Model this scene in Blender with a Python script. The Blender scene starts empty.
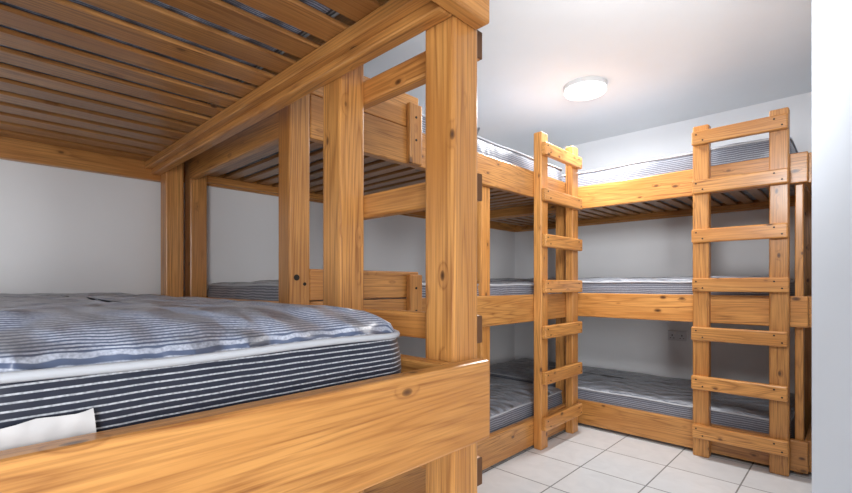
import bpy, bmesh, math, random
from mathutils import Vector, Matrix
random.seed(3)
scene = bpy.context.scene
COL = scene.collection
try:
    scene.view_settings.view_transform = 'Standard'
except Exception:
    pass

# ------------------------------------------------------------------ materials
def newmat(name):
    m = bpy.data.materials.new(name); m.use_nodes = True
    nt = m.node_tree
    b = nt.nodes['Principled BSDF']
    return m, nt, b
def N(nt, t, **kw):
    n = nt.nodes.new(t)
    for k, v in kw.items():
        setattr(n, k, v)
    return n
def mth(nt, op, a, b=None, clamp=False):
    n = nt.nodes.new('ShaderNodeMath'); n.operation = op; n.use_clamp = clamp
    for i, v in enumerate((a, b)):
        if v is None: continue
        if isinstance(v, (int, float)): n.inputs[i].default_value = v
        else: nt.links.new(v, n.inputs[i])
    return n.outputs[0]
def mixc(nt, fac, a, b, mode='MIX'):
    n = nt.nodes.new('ShaderNodeMix'); n.data_type = 'RGBA'; n.blend_type = mode
    for sock, v in ((n.inputs[0], fac), (n.inputs[6], a), (n.inputs[7], b)):
        if isinstance(v, (int, float)): sock.default_value = v
        elif isinstance(v, tuple): sock.default_value = (*v, 1)
        else: nt.links.new(v, sock)
    return n.outputs[2]

def wood(name, axis, light=(0.585, 0.280, 0.080), dark=(0.215, 0.073, 0.016), tone=1.0):
    m, nt, b = newmat(name)
    tc = N(nt, 'ShaderNodeTexCoord'); geo = N(nt, 'ShaderNodeNewGeometry')
    oi = N(nt, 'ShaderNodeObjectInfo')
    rnd = mth(nt, 'ADD', mth(nt, 'MULTIPLY', geo.outputs['Random Per Island'], 37.0), mth(nt, 'MULTIPLY', oi.outputs['Random'], 91.0))
    comb = N(nt, 'ShaderNodeCombineXYZ')
    for i in range(3): nt.links.new(rnd, comb.inputs[i])
    add = N(nt, 'ShaderNodeVectorMath', operation='ADD')
    nt.links.new(tc.outputs['Object'], add.inputs[0]); nt.links.new(comb.outputs[0], add.inputs[1])
    def mapped(al, ac):
        mp = N(nt, 'ShaderNodeMapping')
        s = [ac] * 3; s[axis] = al
        mp.inputs['Scale'].default_value = s
        nt.links.new(add.outputs[0], mp.inputs[0])
        return mp.outputs[0]
    vo = N(nt, 'ShaderNodeTexVoronoi'); vo.inputs['Scale'].default_value = 1
    nt.links.new(mapped(8.0, 15.0), vo.inputs[0])
    sepc = N(nt, 'ShaderNodeSeparateColor'); nt.links.new(vo.outputs['Color'], sepc.inputs[0])
    gate = mth(nt, 'GREATER_THAN', sepc.outputs[0], 0.48)
    ksz = mth(nt, 'ADD', mth(nt, 'MULTIPLY', sepc.outputs[1], 6.0), 5.5)
    kn = mth(nt, 'MULTIPLY', mth(nt, 'SUBTRACT', 1.0, mth(nt, 'MULTIPLY', vo.outputs['Distance'], ksz), True), gate)
    halo = mth(nt, 'MULTIPLY', mth(nt, 'SUBTRACT', 1.0, mth(nt, 'MULTIPLY', vo.outputs['Distance'], 3.4), True), gate)
    n1 = N(nt, 'ShaderNodeTexNoise'); n1.inputs['Scale'].default_value = 1; n1.inputs['Detail'].default_value = 0.8
    n1.inputs['Distortion'].default_value = 0.15
    nt.links.new(mapped(0.40, 9.0), n1.inputs[0])
    ring = mth(nt, 'PINGPONG', mth(nt, 'ADD', mth(nt, 'MULTIPLY', n1.outputs[0], 46.0), mth(nt, 'MULTIPLY', halo, 2.5)), 1.0)
    ring = mth(nt, 'POWER', ring, 2.4)
    n2 = N(nt, 'ShaderNodeTexNoise'); n2.inputs['Scale'].default_value = 1; n2.inputs['Detail'].default_value = 5
    nt.links.new(mapped(5.0, 190.0), n2.inputs[0])
    n3 = N(nt, 'ShaderNodeTexNoise'); n3.inputs['Scale'].default_value = 1; n3.inputs['Detail'].default_value = 3
    nt.links.new(mapped(1.8, 9.0), n3.inputs[0])
    g = mth(nt, 'ADD', mth(nt, 'MULTIPLY', ring, 0.48), mth(nt, 'MULTIPLY', mth(nt, 'SUBTRACT', n2.outputs[0], 0.43), 2.1), clamp=True)
    c = mixc(nt, g, light, dark)
    warm = tuple(v * k for v, k in zip(light, (0.70, 0.58, 0.46)))
    c = mixc(nt, mth(nt, 'MULTIPLY', mth(nt, 'SUBTRACT', n3.outputs[0], 0.44, ), 3.0, True), c, warm)
    c = mixc(nt, mth(nt, 'MULTIPLY', halo, 0.5), c, dark)
    c = mixc(nt, mth(nt, 'POWER', kn, 0.42), c, (0.045, 0.016, 0.007))
    t = mth(nt, 'ADD', mth(nt, 'MULTIPLY', geo.outputs['Random Per Island'], 0.30), mth(nt, 'ADD', mth(nt, 'MULTIPLY', oi.outputs['Random'], 0.36), 0.78 * tone))
    hs = N(nt, 'ShaderNodeHueSaturation'); hs.inputs['Saturation'].default_value = 1.0
    nt.links.new(t, hs.inputs['Value']); nt.links.new(c, hs.inputs['Color'])
    nt.links.new(hs.outputs[0], b.inputs['Base Color'])
    b.inputs['Roughness'].default_value = 0.36
    b.inputs['Coat Weight'].default_value = 0.2; b.inputs['Coat Roughness'].default_value = 0.18
    bp = N(nt, 'ShaderNodeBump'); bp.inputs['Strength'].default_value = 0.15; bp.inputs['Distance'].default_value = 0.002
    nt.links.new(g, bp.inputs['Height']); nt.links.new(bp.outputs[0], b.inputs['Normal'])
    return m
WOOD = [wood('varnished_pine_x', 0), wood('varnished_pine_y', 1), wood('varnished_pine_z', 2)]
SL = (0.43, 0.205, 0.065); SD = (0.15, 0.052, 0.014)
SLATW = [wood('slat_pine_x', 0, SL, SD, 0.95), wood('slat_pine_y', 1, SL, SD, 0.95)]

def plain(name, col, rough=0.5, metal=0.0, emit=None, es=0):
    m, nt, b = newmat(name)
    n = N(nt, 'ShaderNodeTexNoise'); n.inputs['Scale'].default_value = 6; n.inputs['Detail'].default_value = 3
    tc = N(nt, 'ShaderNodeTexCoord'); nt.links.new(tc.outputs['Object'], n.inputs[0])
    c = mixc(nt, n.outputs[0], tuple(v * 0.985 for v in col), tuple(min(1, v * 1.015) for v in col))
    nt.links.new(c, b.inputs['Base Color'])
    b.inputs['Roughness'].default_value = rough; b.inputs['Metallic'].default_value = metal
    b.inputs['Specular IOR Level'].default_value = 0.3
    if emit:
        b.inputs['Emission Color'].default_value = (*emit, 1); b.inputs['Emission Strength'].default_value = es
    return m
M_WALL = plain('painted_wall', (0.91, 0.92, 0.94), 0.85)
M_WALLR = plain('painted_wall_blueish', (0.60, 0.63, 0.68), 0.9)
M_CEIL = plain('painted_ceiling', (0.925, 0.945, 0.96), 0.95)
M_SCREW = plain('dark_screw', (0.035, 0.028, 0.022), 0.5, 0.4)
M_ENDG = plain('dark_end_grain', (0.14, 0.065, 0.03), 0.7)
M_PLASTIC = plain('white_plastic', (0.8, 0.8, 0.8), 0.35)
M_RIM = plain('lamp_rim_plastic', (0.62, 0.62, 0.62), 0.35)
M_SOCKET = plain('grey_white_plastic', (0.74, 0.75, 0.78), 0.35)
M_DARK = plain('dark_slot', (0.14, 0.14, 0.14), 0.6)
M_PIPE = plain('pale_piping', (0.50, 0.52, 0.56), 0.8)
M_TAG = plain('white_tag_cloth', (0.60, 0.60, 0.61), 0.8)
M_GLOW = plain('lamp_diffuser', (0.9, 0.9, 0.9), 0.4, 0, (1, 1, 1), 1.5)

def fabric(name, mode, axis=0, period=0.012, duty=0.62, navy=(0.028, 0.038, 0.075), white=(0.58, 0.61, 0.67), bump=0.55, sharp=6.0, wobble=0.012):
    m, nt, b = newmat(name)
    tc = N(nt, 'ShaderNodeTexCoord'); sp = N(nt, 'ShaderNodeSeparateXYZ')
    n = N(nt, 'ShaderNodeTexNoise'); n.inputs['Scale'].default_value = 13; n.inputs['Detail'].default_value = 2
    nt.links.new(tc.outputs['Object'], n.inputs[0])
    nt.links.new(tc.outputs['Object'], sp.inputs[0])
    co = sp.outputs[axis]
    wob = mth(nt, 'MULTIPLY', mth(nt, 'SUBTRACT', n.outputs[0], 0.5), wobble)
    v = mth(nt, 'ADD', co, wob)
    fr = mth(nt, 'PINGPONG', mth(nt, 'DIVIDE', v, period / 2), 1.0)
    s = mth(nt, 'MULTIPLY', mth(nt, 'SUBTRACT', fr, duty), sharp, True)
    fn = N(nt, 'ShaderNodeTexNoise'); fn.inputs['Scale'].default_value = 230; fn.inputs['Detail'].default_value = 1
    nt.links.new(tc.outputs['Object'], fn.inputs[0])
    s = mth(nt, 'MULTIPLY', s, mth(nt, 'ADD', mth(nt, 'MULTIPLY', fn.outputs[0], 1.4), 0.1), True)
    c = mixc(nt, s, navy, white)
    q = N(nt, 'ShaderNodeTexVoronoi'); q.inputs['Scale'].default_value = 12.0
    q.feature = 'SMOOTH_F1'
    mp = N(nt, 'ShaderNodeMapping'); nt.links.new(tc.outputs['Object'], mp.inputs[0]); mp.inputs['Scale'].default_value = (0.8, 1.5, 1)
    nt.links.new(mp.outputs[0], q.inputs[0])
    if mode == 'top':
        c = mixc(nt, mth(nt, 'MULTIPLY', mth(nt, 'SUBTRACT', q.outputs['Distance'], 0.42), 1.2, True), c, tuple(v * 0.75 for v in navy))
    bp = N(nt, 'ShaderNodeBump'); bp.inputs['Distance'].default_value = 0.06 if mode == 'top' else 0.012
    bp.inputs['Strength'].default_value = bump
    bp.invert = True
    nt.links.new(q.outputs['Distance'], bp.inputs['Height']); nt.links.new(bp.outputs[0], b.inputs['Normal'])
    nt.links.new(c, b.inputs['Base Color'])
    b.inputs['Roughness'].default_value = 0.36
    b.inputs['Sheen Weight'].default_value = 0.1
    return m
F_SIDE = fabric('ticking_side', 'side', 2, 0.0088, 0.70, (0.016, 0.020, 0.036), (0.52, 0.54, 0.58), 0.5, 8, 0.003)
F_TOPY = fabric('ticking_top_crosswise', 'top', 0, 0.0080, 0.40, (0.085, 0.112, 0.19), (0.54, 0.58, 0.68), 1.0, 6, 0.016)
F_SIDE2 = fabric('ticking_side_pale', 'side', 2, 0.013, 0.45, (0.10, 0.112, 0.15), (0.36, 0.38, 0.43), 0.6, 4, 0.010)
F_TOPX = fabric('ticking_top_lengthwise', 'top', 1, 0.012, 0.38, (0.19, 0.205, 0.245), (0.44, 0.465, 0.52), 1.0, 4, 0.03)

def tile_mat():
    m, nt, b = newmat('ceramic_floor_tiles')
    tc = N(nt, 'ShaderNodeTexCoord'); mp = N(nt, 'ShaderNodeMapping')
    mp.inputs['Location'].default_value = (1.2 + 0.37 * 20, -3.33 + 0.37 * 20, 0)
    nt.links.new(tc.outputs['Object'], mp.inputs[0])
    br = N(nt, 'ShaderNodeTexBrick'); br.offset = 0; br.squash = 1
    br.inputs['Scale'].default_value = 1; br.inputs['Mortar Size'].default_value = 0.004
    br.inputs['Mortar Smooth'].default_value = 0.1
    br.inputs['Brick Width'].default_value = 0.37; br.inputs['Row Height'].default_value = 0.37
    br.inputs['Color1'].default_value = (0.78, 0.80, 0.82, 1); br.inputs['Color2'].default_value = (0.73, 0.75, 0.77, 1)
    br.inputs['Mortar'].default_value = (0.24, 0.245, 0.25, 1)
    nt.links.new(mp.outputs[0], br.inputs[0])
    n = N(nt, 'ShaderNodeTexNoise'); n.inputs['Scale'].default_value = 7; n.inputs['Detail'].default_value = 7; n.inputs['Distortion'].default_value = 1.5
    nt.links.new(tc.outputs['Object'], n.inputs[0])
    c = mixc(nt, mth(nt, 'MULTIPLY', mth(nt, 'SUBTRACT', n.outputs[0], 0.38, True), 0.7), br.outputs[0], (0.50, 0.52, 0.54))
    nt.links.new(c, b.inputs['Base Color']); b.inputs['Roughness'].default_value = 0.2
    bp = N(nt, 'ShaderNodeBump'); bp.inputs['Strength'].default_value = 0.4; bp.inputs['Distance'].default_value = 0.002; bp.invert = True
    nt.links.new(br.outputs['Fac'], bp.inputs['Height']); nt.links.new(bp.outputs[0], b.inputs['Normal'])
    return m
M_TILE = tile_mat()

# ------------------------------------------------------------------ builders
def obj_from_bm(name, bm, mats, loc=(0, 0, 0), parent=None, smooth=False):
    me = bpy.data.meshes.new(name); bm.normal_update(); bm.to_mesh(me); bm.free()
    for mt in mats: me.materials.append(mt)
    if smooth:
        for p in me.polygons: p.use_smooth = True
    o = bpy.data.objects.new(name, me); COL.objects.link(o)
    o.location = loc
    if parent is not None:
        o.parent = parent
        base = Vector(parent['world_base'])
        o.location = Vector(loc) - base
    o['world_base'] = tuple(Vector(loc))
    return o
def box_into(bm, x0, x1, y0, y1, z0, z1, bevel=0.004, mi=0, seg=2):
    t = bmesh.new()
    bmesh.ops.create_cube(t, size=1)
    bmesh.ops.scale(t, vec=(x1 - x0, y1 - y0, z1 - z0), verts=t.verts)
    if bevel: bmesh.ops.bevel(t, geom=t.edges[:], offset=bevel, segments=seg, affect='EDGES', profile=0.5)
    bmesh.ops.translate(t, vec=((x0 + x1) / 2, (y0 + y1) / 2, (z0 + z1) / 2), verts=t.verts)
    vm = {v: bm.verts.new(v.co) for v in t.verts}
    for f in t.faces:
        nf = bm.faces.new([vm[v] for v in f.verts]); nf.material_index = mi
    t.free()
def disc_into(bm, c, axis, r=0.006, h=0.003, mi=1, seg=12):
    rot = {0: Matrix.Rotation(math.pi / 2, 4, 'Y'), 1: Matrix.Rotation(math.pi / 2, 4, 'X'), 2: Matrix.Identity(4)}[axis]
    res = bmesh.ops.create_cone(bm, cap_ends=True, segments=seg, radius1=r, radius2=r, depth=h, matrix=Matrix.Translation(c) @ rot)
    for v in res['verts']:
        for f in v.link_faces: f.material_index = mi
def beam(name, parent, x0, x1, y0, y1, z0, z1, axis=None, bevel=0.006, screws=(), mats=WOOD, cap=None):
    c = Vector(((x0 + x1) / 2, (y0 + y1) / 2, (z0 + z1) / 2))
    d = (x1 - x0, y1 - y0, z1 - z0)
    if axis is None: axis = d.index(max(d))
    bm = bmesh.new()
    box_into(bm, x0 - c.x, x1 - c.x, y0 - c.y, y1 - c.y, z0 - c.z, z1 - c.z, bevel)
    for (p, ax, r) in screws:
        disc_into(bm, Vector(p) - c, ax, r)
    if cap:
        box_into(bm, x1 - c.x - 0.004, x1 - c.x + 0.0015, y0 - c.y + 0.002, y1 - c.y - 0.002, z0 - c.z + 0.002, z1 - c.z - 0.002, 0.002, 2)
    return obj_from_bm(name, bm, [mats[axis], M_SCREW, M_ENDG], c, parent)
def multi(name, parent, boxes, mat, bevel=0.003, base=None):
    xs = [b[0] for b in boxes] + [b[1] for b in boxes]; ys = [b[2] for b in boxes] + [b[3] for b in boxes]; zs = [b[4] for b in boxes] + [b[5] for b in boxes]
    c = Vector(((min(xs) + max(xs)) / 2, (min(ys) + max(ys)) / 2, (min(zs) + max(zs)) / 2))
    bm = bmesh.new()
    for b in boxes:
        box_into(bm, b[0] - c.x, b[1] - c.x, b[2] - c.y, b[3] - c.y, b[4] - c.z, b[5] - c.z, bevel, 0, 1)
    return obj_from_bm(name, bm, [mat], c, parent)
def thing(name, loc, label, cat):
    e = bpy.data.objects.new(name, None); COL.objects.link(e); e.location = loc
    e.empty_display_size = 0.1
    e['world_base'] = tuple(loc); e['label'] = label; e['category'] = cat
    return e

def rr(hx, hy, r, n=14, m=30):
    pts = []
    r = max(min(r, hx, hy), 0.0005)
    cs = [(hx - r, hy - r, 0), (-hx + r, hy - r, 90), (-hx + r, -hy + r, 180), (hx - r, -hy + r, 270)]
    arcs = []
    for cx, cy, a0 in cs:
        arcs.append([Vector((cx + r * math.cos(math.radians(a0 + 90 * i / n)), cy + r * math.sin(math.radians(a0 + 90 * i / n)))) for i in range(n + 1)])
    for i in range(4):
        pts += arcs[i]
        a = arcs[i][-1]; b = arcs[(i + 1) % 4][0]
        for k in range(1, m): pts.append(a.lerp(b, k / m))
    return pts
def mattress(x0, x1, y0, y1, z0, z1, label, crown=0.015, top=F_TOPX, side=F_SIDE2, r=0.07, lump=1.0, group='striped mattresses on the bunks'):
    cx, cy = (x0 + x1) / 2, (y0 + y1) / 2; hx, hy = (x1 - x0) / 2, (y1 - y0) / 2; T = z1 - z0
    e = thing('mattress', (cx, cy, z0), label, 'mattress'); e['group'] = group
    prof = [(0.25, 0.0, 2), (0.03, 0.0, 2), (0.006, 0.008, 0), (0.001, 0.03, 0), (-0.004, T * 0.33, 0), (-0.006, T * 0.5, 0), (-0.004, T * 0.7, 0), (0.001, T - 0.025, 0), (0.004, T - 0.012, 0), (0.008, T + 0.000, 1), (0.016, T + 0.25 * crown, 1)]
    for s in (0.028, 0.045, 0.07, 0.10, 0.13, 0.165, 0.20, 0.24, 0.28, 0.32, 0.36, 0.40):
        if s < hy - 0.01: prof.append((s, T + crown * (0.25 + 0.75 * (1 - (1 - min(1, (s - 0.016) / 0.18)) ** 2.2)), 1))
    prof.append((hy - 0.003, T + crown, 1))
    def wave(p, s):
        w = math.sin(p.x * 34 + p.y * 9) * math.sin(p.y * 29 - p.x * 6) * 0.0040 + math.sin(p.x * 7.3 + 1 + cx) * math.sin(p.y * 9.1 + z0) * 0.004 + math.sin(p.x * 15 + p.y * 17) * 0.003
        return w * min(1, s / 0.06) * lump
    bm = bmesh.new(); rings = []
    for s, z, mi in prof:
        ring = []
        for p in rr(hx - s, hy - s, max(r - s, 0.002)):
            w = wave(p, s) if (z >= T and mi == 1) else 0
            edge = 0.003 * math.sin(p.x * 11 + p.y * 13 + cy) * lump if z > T * 0.5 else 0
            ring.append(bm.verts.new((p.x, p.y, z + w + edge)))
        rings.append(ring)
    n = len(rings[0])
    for i in range(len(rings) - 1):
        for j in range(n):
            f = bm.faces.new((rings[i][j], rings[i][(j + 1) % n], rings[i + 1][(j + 1) % n], rings[i + 1][j]))
            f.material_index = 0 if prof[i + 1][2] == 0 else 1
    bm.faces.new(list(reversed(rings[0]))).material_index = 1
    bm.faces.new(rings[-1]).material_index = 1
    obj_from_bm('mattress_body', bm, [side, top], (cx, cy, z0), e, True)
    for zz in (0.012, T - 0.006):
        bm = bmesh.new(); out = rr(hx - 0.002, hy - 0.002, r); n = len(out); rad = 0.0062; tr = []
        for i, p in enumerate(out):
            t = (out[(i + 1) % n] - out[i - 1]).normalized(); nn = Vector((t.y, -t.x))
            edge = 0.003 * math.sin(p.x * 11 + p.y * 13 + cy) * lump if zz > 0.05 else 0
            tr.append([bm.verts.new((p.x + nn.x * rad * math.cos(a), p.y + nn.y * rad * math.cos(a), zz + edge + rad * math.sin(a))) for a in [k * math.pi / 4 for k in range(8)]])
        for i in range(n):
            for k in range(8):
                bm.faces.new((tr[i][k], tr[(i + 1) % n][k], tr[(i + 1) % n][(k + 1) % 8], tr[i][(k + 1) % 8]))
        obj_from_bm('piping', bm, [M_PIPE], (cx, cy, z0), e, True)
    return e

# ------------------------------------------------------------------ room
CH = 2.51
def struct(name, x0, x1, y0, y1, z0, z1, mat):
    bm = bmesh.new(); box_into(bm, x0, x1, y0, y1, z0, z1, 0)
    o = obj_from_bm(name, bm, [mat]); o['kind'] = 'structure'; return o
struct('floor', -2.9, 1.6, -1.6, 4.45, -0.1, 0, M_TILE)
struct('ceiling', -2.9, 1.6, -1.6, 4.45, CH, CH + 0.1, M_CEIL)
struct('wall_left', -2.88, -2.78, -1.6, 4.45, 0, CH, M_WALL)
struct('wall_back', -2.78, -0.10, 4.33, 4.45, 0, CH, M_WALL)
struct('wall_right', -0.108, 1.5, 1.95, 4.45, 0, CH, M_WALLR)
struct('wall_side', 1.5, 1.6, -1.6, 1.95, 0, CH, M_WALL)
struct('wall_front', -2.78, 1.5, -1.6, -1.5, 0, CH, M_WALL)

# ------------------------------------------------------------------ near bunk
nb = thing('bunk_bed', (-1.69, 0.25, 0), 'large varnished pine bunk bed with side ladder rungs and thick posts', 'bunk bed')
PW = 0.09
def post(par, x, y, top, z0=0, screws=()):
    return beam('post', par, x - PW / 2, x + PW / 2, y - PW / 2, y + PW / 2, z0, top, 2, 0.007, screws)
post(nb, -0.687, 0.80, 1.875)
post(nb, -1.115, 0.80, 1.875)
post(nb, -2.69, 0.80, 1.875)
post(nb, -0.687, -0.29, 1.875)
post(nb, -2.69, -0.29, 1.875)
for zb, zt in ((0.750, 0.928), (1.69, 1.87)):
    beam('end_rail', nb, -0.642, -0.600, -0.38, 0.835, zb, zt, 1, 0.006)
    beam('end_rail', nb, -2.775, -2.735, -0.33, 0.84, zb - (0.03 if zb > 1 else 0), zt, 1)
    beam('side_rail', nb, -2.735, -0.642, 0.712, 0.755, zb, zt, 0)
    beam('side_rail', nb, -2.735, -0.642, -0.245, -0.205, zb, zt, 0)
    lz = zb + (0.025 if zb > 1 else 0.045)
    beam('ledger', nb, -2.73, -0.65, 0.680, 0.712, lz, lz + 0.035, 0, 0.003)
    beam('ledger', nb, -2.73, -0.65, -0.205, -0.173, lz, lz + 0.035, 0, 0.003)
    boxes = []
    x = -2.72
    while x < -0.76:
        boxes.append((x, x + 0.090, -0.20, 0.709, lz + 0.036, lz + 0.050)); x += 0.130
    multi('slat_base', nb, boxes, SLATW[1])
for zc in (1.68, 1.335, 0.99, 0.645, 0.30):
    beam('rung', nb, -1.16, -0.660, 0.845, 0.885, zc - 0.035, zc + 0.035, 0, 0.008, cap=True)
mattress(-2.70, -0.664, -0.17, 0.655, 0.852, 1.003, 'navy and white striped single mattress on the thick pine bunk', 0.056, F_TOPY, F_SIDE, 0.08, 0.6, group='mattresses on the large bunk')
mattress(-2.70, -0.664, -0.17, 0.655, 1.768, 1.95, 'striped mattress on the upper slats of the thick pine bunk', 0.03, F_TOPY, F_SIDE, 0.08, 0.5, group='mattresses on the large bunk')
near_m = [o for o in bpy.data.objects if o.name == 'mattress'][0]
bm = bmesh.new(); vs = []
NI, NJ = 24, 8
for i in range(NI + 1):
    for j in range(NJ + 1):
        u = i / NI; w_ = j / NJ
        yy = -0.09 + 0.205 * u - 0.006 * w_; zz = 0.880 + (0.073) * w_ - 0.012 * (1 - u) * w_
        vs.append(bm.verts.new((0.003 + 0.0022 * math.sin(i * 0.9 + j * 0.8) + 0.0015 * math.sin(i * 2.1 - j), yy, zz - 0.93 + 0.0015 * math.sin(i * 0.8))))
for i in range(NI):
    for j in range(NJ):
        a = i * (NJ + 1) + j; bm.faces.new((vs[a], vs[a + NJ + 1], vs[a + NJ + 2], vs[a + 1]))
tg = obj_from_bm('fabric_tag', bm, [M_TAG], (-0.653, 0.0, 0.93), near_m, True)
tg['label'] = 'blank white cloth tag sewn to the mattress side'

# ------------------------------------------------------------------ triple bunk along the long wall
LV = ((0.02, 0.20), (0.85, 1.03), (1.68, 1.855))
MT = (0.215, 0.22, 0.25)
lb = thing('bunk_bed', (-2.16, 2.1, 0), 'three-tier varnished pine bunk bed standing along the long wall', 'bunk bed')
post(lb, -1.605, 0.915, 2.05, 0, [((-1.5595, 0.90, 1.125), 0, 0.012), ((-1.5595, 0.935, 1.10), 0, 0.007)])
post(lb, -2.70, 0.925, 2.0)
post(lb, -2.70, 3.25, 1.86)
post(lb, -1.645, 2.18, 1.84)
post(lb, -1.645, 3.25, 1.84)
for k, (zb, zt) in enumerate(LV):
    beam('front_rail', lb, -1.60, -1.56, 0.962, 3.30, zb, zt, 1)
    beam('back_rail', lb, -2.775, -2.745, 0.88, 3.30, zb, zt, 1)
    beam('end_rail', lb, -2.655, -1.65, 0.875, 0.915, zb, zt + (0.15 if k == 2 else 0), 0)
    beam('end_rail', lb, -2.655, -1.69, 3.255, 3.295, zb, zt, 0)
    sz = zb + 0.05
    beam('ledger', lb, -1.63, -1.60, 0.965, 2.13, sz - 0.04, sz, 1, 0.003)
    beam('ledger', lb, -2.745, -2.715, 0.975, 3.20, sz - 0.04, sz, 1, 0.003)
    boxes = []; y = 0.985
    while y < 3.16:
        boxes.append((-2.74, -1.61 if not (2.06 < y < 2.23) else -1.70, y, y + 0.065, sz, sz + 0.018)); y += 0.105
    multi('slat_base', lb, boxes, SLATW[0])
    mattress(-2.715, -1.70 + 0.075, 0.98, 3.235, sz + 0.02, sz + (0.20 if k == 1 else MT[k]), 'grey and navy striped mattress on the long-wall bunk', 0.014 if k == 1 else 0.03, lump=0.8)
    if k:
        beam('guard_board', lb, -1.60, -1.565, 0.962, 1.575, zt + 0.004, zt + (0.165 if k == 2 else 0.13), 1)
        beam('batten', lb, -1.56, -1.535, 1.485, 1.57, zb + 0.0, zt + 0.115, 2, 0.005,
             [((-1.5345, 1.527, zt + 0.05), 0, 0.006), ((-1.5345, 1.527, zt - 0.06), 0, 0.006)])
def ladder(par, axis, a0, a1, f0, f1, f2, ztop, zs, sgn):
    w = 0.09
    if axis == 1:
        L = [(min(f0, f1), max(f0, f1), a0 - w / 2, a0 + w / 2, 0, ztop), (min(f0, f1), max(f0, f1), a1 - w / 2, a1 + w / 2, 0, ztop + 0.005)]
    else:
        L = [(a0 - w / 2, a0 + w / 2, min(f0, f1), max(f0, f1), 0, ztop), (a1 - w / 2, a1 + w / 2, min(f0, f1), max(f0, f1), 0, ztop)]
    lad = multi('ladder', par, L, WOOD[2], 0.006)
    for z in zs:
        h = 0.043; t = random.uniform(-0.004, 0.004)
        sc = []
        for a in (a0, a1):
            for dz, da in ((0.02, -0.018), (-0.02, 0.018)):
                p = (f2 + sgn * 0.0005, a + da, z + dz) if axis == 1 else (a + da, f2 + sgn * 0.0005, z + dz)
                sc.append((p, 0 if axis == 1 else 1, 0.005))
        if axis == 1:
            beam('rung', lad, min(f1, f2), max(f1, f2), a0 - w / 2 + t, a1 + w / 2 + t, z - h, z + h, 1, 0.008, sc)
        else:
            beam('rung', lad, a0 - w / 2 + t, a1 + w / 2 + t, min(f1, f2), max(f1, f2), z - h, z + h, 0, 0.008, sc)
ladder(lb, 1, 2.70, 3.153, -1.56, -1.50, -1.465, 2.11, [0.175 + 0.303 * k for k in range(7)], 1)

# ------------------------------------------------------------------ triple bunk along the back wall
bb = thing('bunk_bed', (-1.45, 3.83, 0), 'three-tier varnished pine bunk bed standing against the end wall', 'bunk bed')
beam('post', bb, -0.262, -0.222, 3.372, 3.445, 0, 1.84, 2)
post(bb, -0.245, 4.24, 1.84); post(bb, -2.70, 3.415, 1.84)
for k, (zb, zt) in enumerate(LV):
    beam('front_rail', bb, -2.745, -0.20, 3.33, 3.37, zb, zt, 0)
    beam('back_rail', bb, -2.745, -0.20, 4.287, 4.325, zb, zt, 0)
    beam('end_rail', bb, -0.220, -0.185, 3.372, 4.286, zb, zt, 1)
    beam('end_rail', bb, -2.775, -2.747, 3.34, 4.31, zb, zt, 1)
    sz = zb + 0.05
    beam('ledger', bb, -2.65, -0.295, 3.37, 3.40, sz - 0.04, sz, 0, 0.003)
    beam('ledger', bb, -2.65, -0.295, 4.257, 4.287, sz - 0.04, sz, 0, 0.003)
    boxes = []; x = -2.64
    while x < -0.37:
        boxes.append((x, x + 0.065, 3.375, 4.283, sz, sz + 0.018)); x += 0.105
    multi('slat_base', bb, boxes, SLATW[1])
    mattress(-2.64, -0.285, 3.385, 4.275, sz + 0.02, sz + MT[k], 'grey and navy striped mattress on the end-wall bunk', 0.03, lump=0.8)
ladder(bb, 0, -0.718, -0.325, 3.33, 3.267, 3.232, 2.11, [0.165 + 0.31 * k for k in range(7)], -1)

# ------------------------------------------------------------------ ceiling lamps
def lamp(x, y, label):
    S = 0.86
    e = thing('ceiling_lamp', (x, y, CH), label, 'ceiling lamp')
    bm = bmesh.new()
    bmesh.ops.create_cone(bm, cap_ends=True, segments=64, radius1=0.172 * S, radius2=0.172 * S, depth=0.030, matrix=Matrix.Translation((0, 0, -0.015)))
    obj_from_bm('lamp_base', bm, [M_RIM], (x, y, CH), e, False)
    bm = bmesh.new(); rings = []
    for rad, z in ((0.166, -0.030), (0.166, -0.044), (0.160, -0.052), (0.148, -0.056), (0.08, -0.060), (0.01, -0.061)):
        rings.append([bm.verts.new((S * rad * math.cos(2 * math.pi * i / 64), S * rad * math.sin(2 * math.pi * i / 64), z)) for i in range(64)])
    for i in range(len(rings) - 1):
        for j in range(64): bm.faces.new((rings[i][j], rings[i + 1][j], rings[i + 1][(j + 1) % 64], rings[i][(j + 1) % 64]))
    bm.faces.new(rings[-1])
    obj_from_bm('lamp_shade', bm, [M_GLOW], (x, y, CH), e, True)
def area(name, loc, size, energy, target=None, col=(1, 1, 1), shape='DISK', spread=None):
    ld = bpy.data.lights.new(name, 'AREA'); ld.shape = shape; ld.size = size; ld.energy = energy; ld.color = col
    if spread: ld.spread = math.radians(spread)
    o = bpy.data.objects.new(name, ld); COL.objects.link(o); o.location = loc
    if target: o.rotation_euler = (Vector(target) - Vector(loc)).to_track_quat('-Z', 'Y').to_euler()
    return o
lamp(-1.394, 3.08, 'round white flush ceiling lamp glowing above the bunks')
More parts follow.
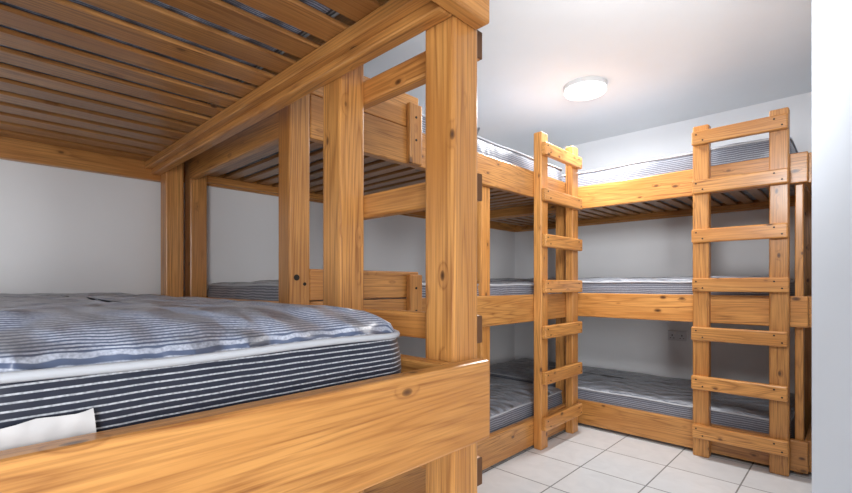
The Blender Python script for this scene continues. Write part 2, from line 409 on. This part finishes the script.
area('lamp_light', (-1.394, 3.08, CH - 0.075), 0.28, 32, None, (1, 0.995, 0.985))
area('fill_behind_camera', (1.25, -1.2, 1.25), 2.0, 84, (-2.1, 1.3, 1.25), (0.97, 0.985, 1.0), 'DISK', 130)  # added soft fill from behind the camera; the room is closed there
area('ceiling_fill', (-0.38, 1.30, 1.95), 0.40, 13, (-1.5, 3.9, 1.75), (0.96, 0.98, 1.0), 'DISK', 125)  # added fill with no fixture, just above the view, brightens the far ceiling

# ------------------------------------------------------------------ wall socket
so = thing('wall_socket', (-1.128, 4.33, 0.65), 'pale double switched power socket on the wall under the bunk', 'power socket')
bm = bmesh.new(); box_into(bm, -0.073, 0.073, -0.012, 0, -0.043, 0.043, 0.003)
for sx in (-0.038, 0.038):
    box_into(bm, sx - 0.004, sx + 0.004, -0.0130, -0.011, -0.004, 0.010, 0, 1)
    for dx in (-0.013, 0.013): box_into(bm, sx + dx - 0.005, sx + dx + 0.005, -0.0130, -0.011, -0.023, -0.018, 0, 1)
obj_from_bm('socket_plate', bm, [M_SOCKET, M_DARK], (-1.128, 4.33, 0.65), so)
for sx in (-0.016, 0.016):
    bm = bmesh.new(); box_into(bm, -0.009, 0.009, -0.004, 0, -0.010, 0.010, 0.001)
    obj_from_bm('switch', bm, [M_PLASTIC], (-1.128 + sx, 4.318, 0.672), so)

# ------------------------------------------------------------------ world, camera
w = bpy.data.worlds.new('World'); scene.world = w; w.use_nodes = True
w.node_tree.nodes['Background'].inputs[0].default_value = (0.8, 0.85, 0.9, 1); w.node_tree.nodes['Background'].inputs[1].default_value = 0.3
cd = bpy.data.cameras.new('Camera'); cam = bpy.data.objects.new('Camera', cd); COL.objects.link(cam)
cam.location = (0, 0, 1.1)
cam.rotation_euler = (math.radians(90), 0, math.radians(43.9))
cd.sensor_width = 36; cd.sensor_fit = 'HORIZONTAL'; cd.lens = 448 / 852 * 36; cd.shift_y = 37.5 / 852; cd.clip_start = 0.02
scene.camera = cam
for o in bpy.data.objects:
    if 'world_base' in o: del o['world_base']
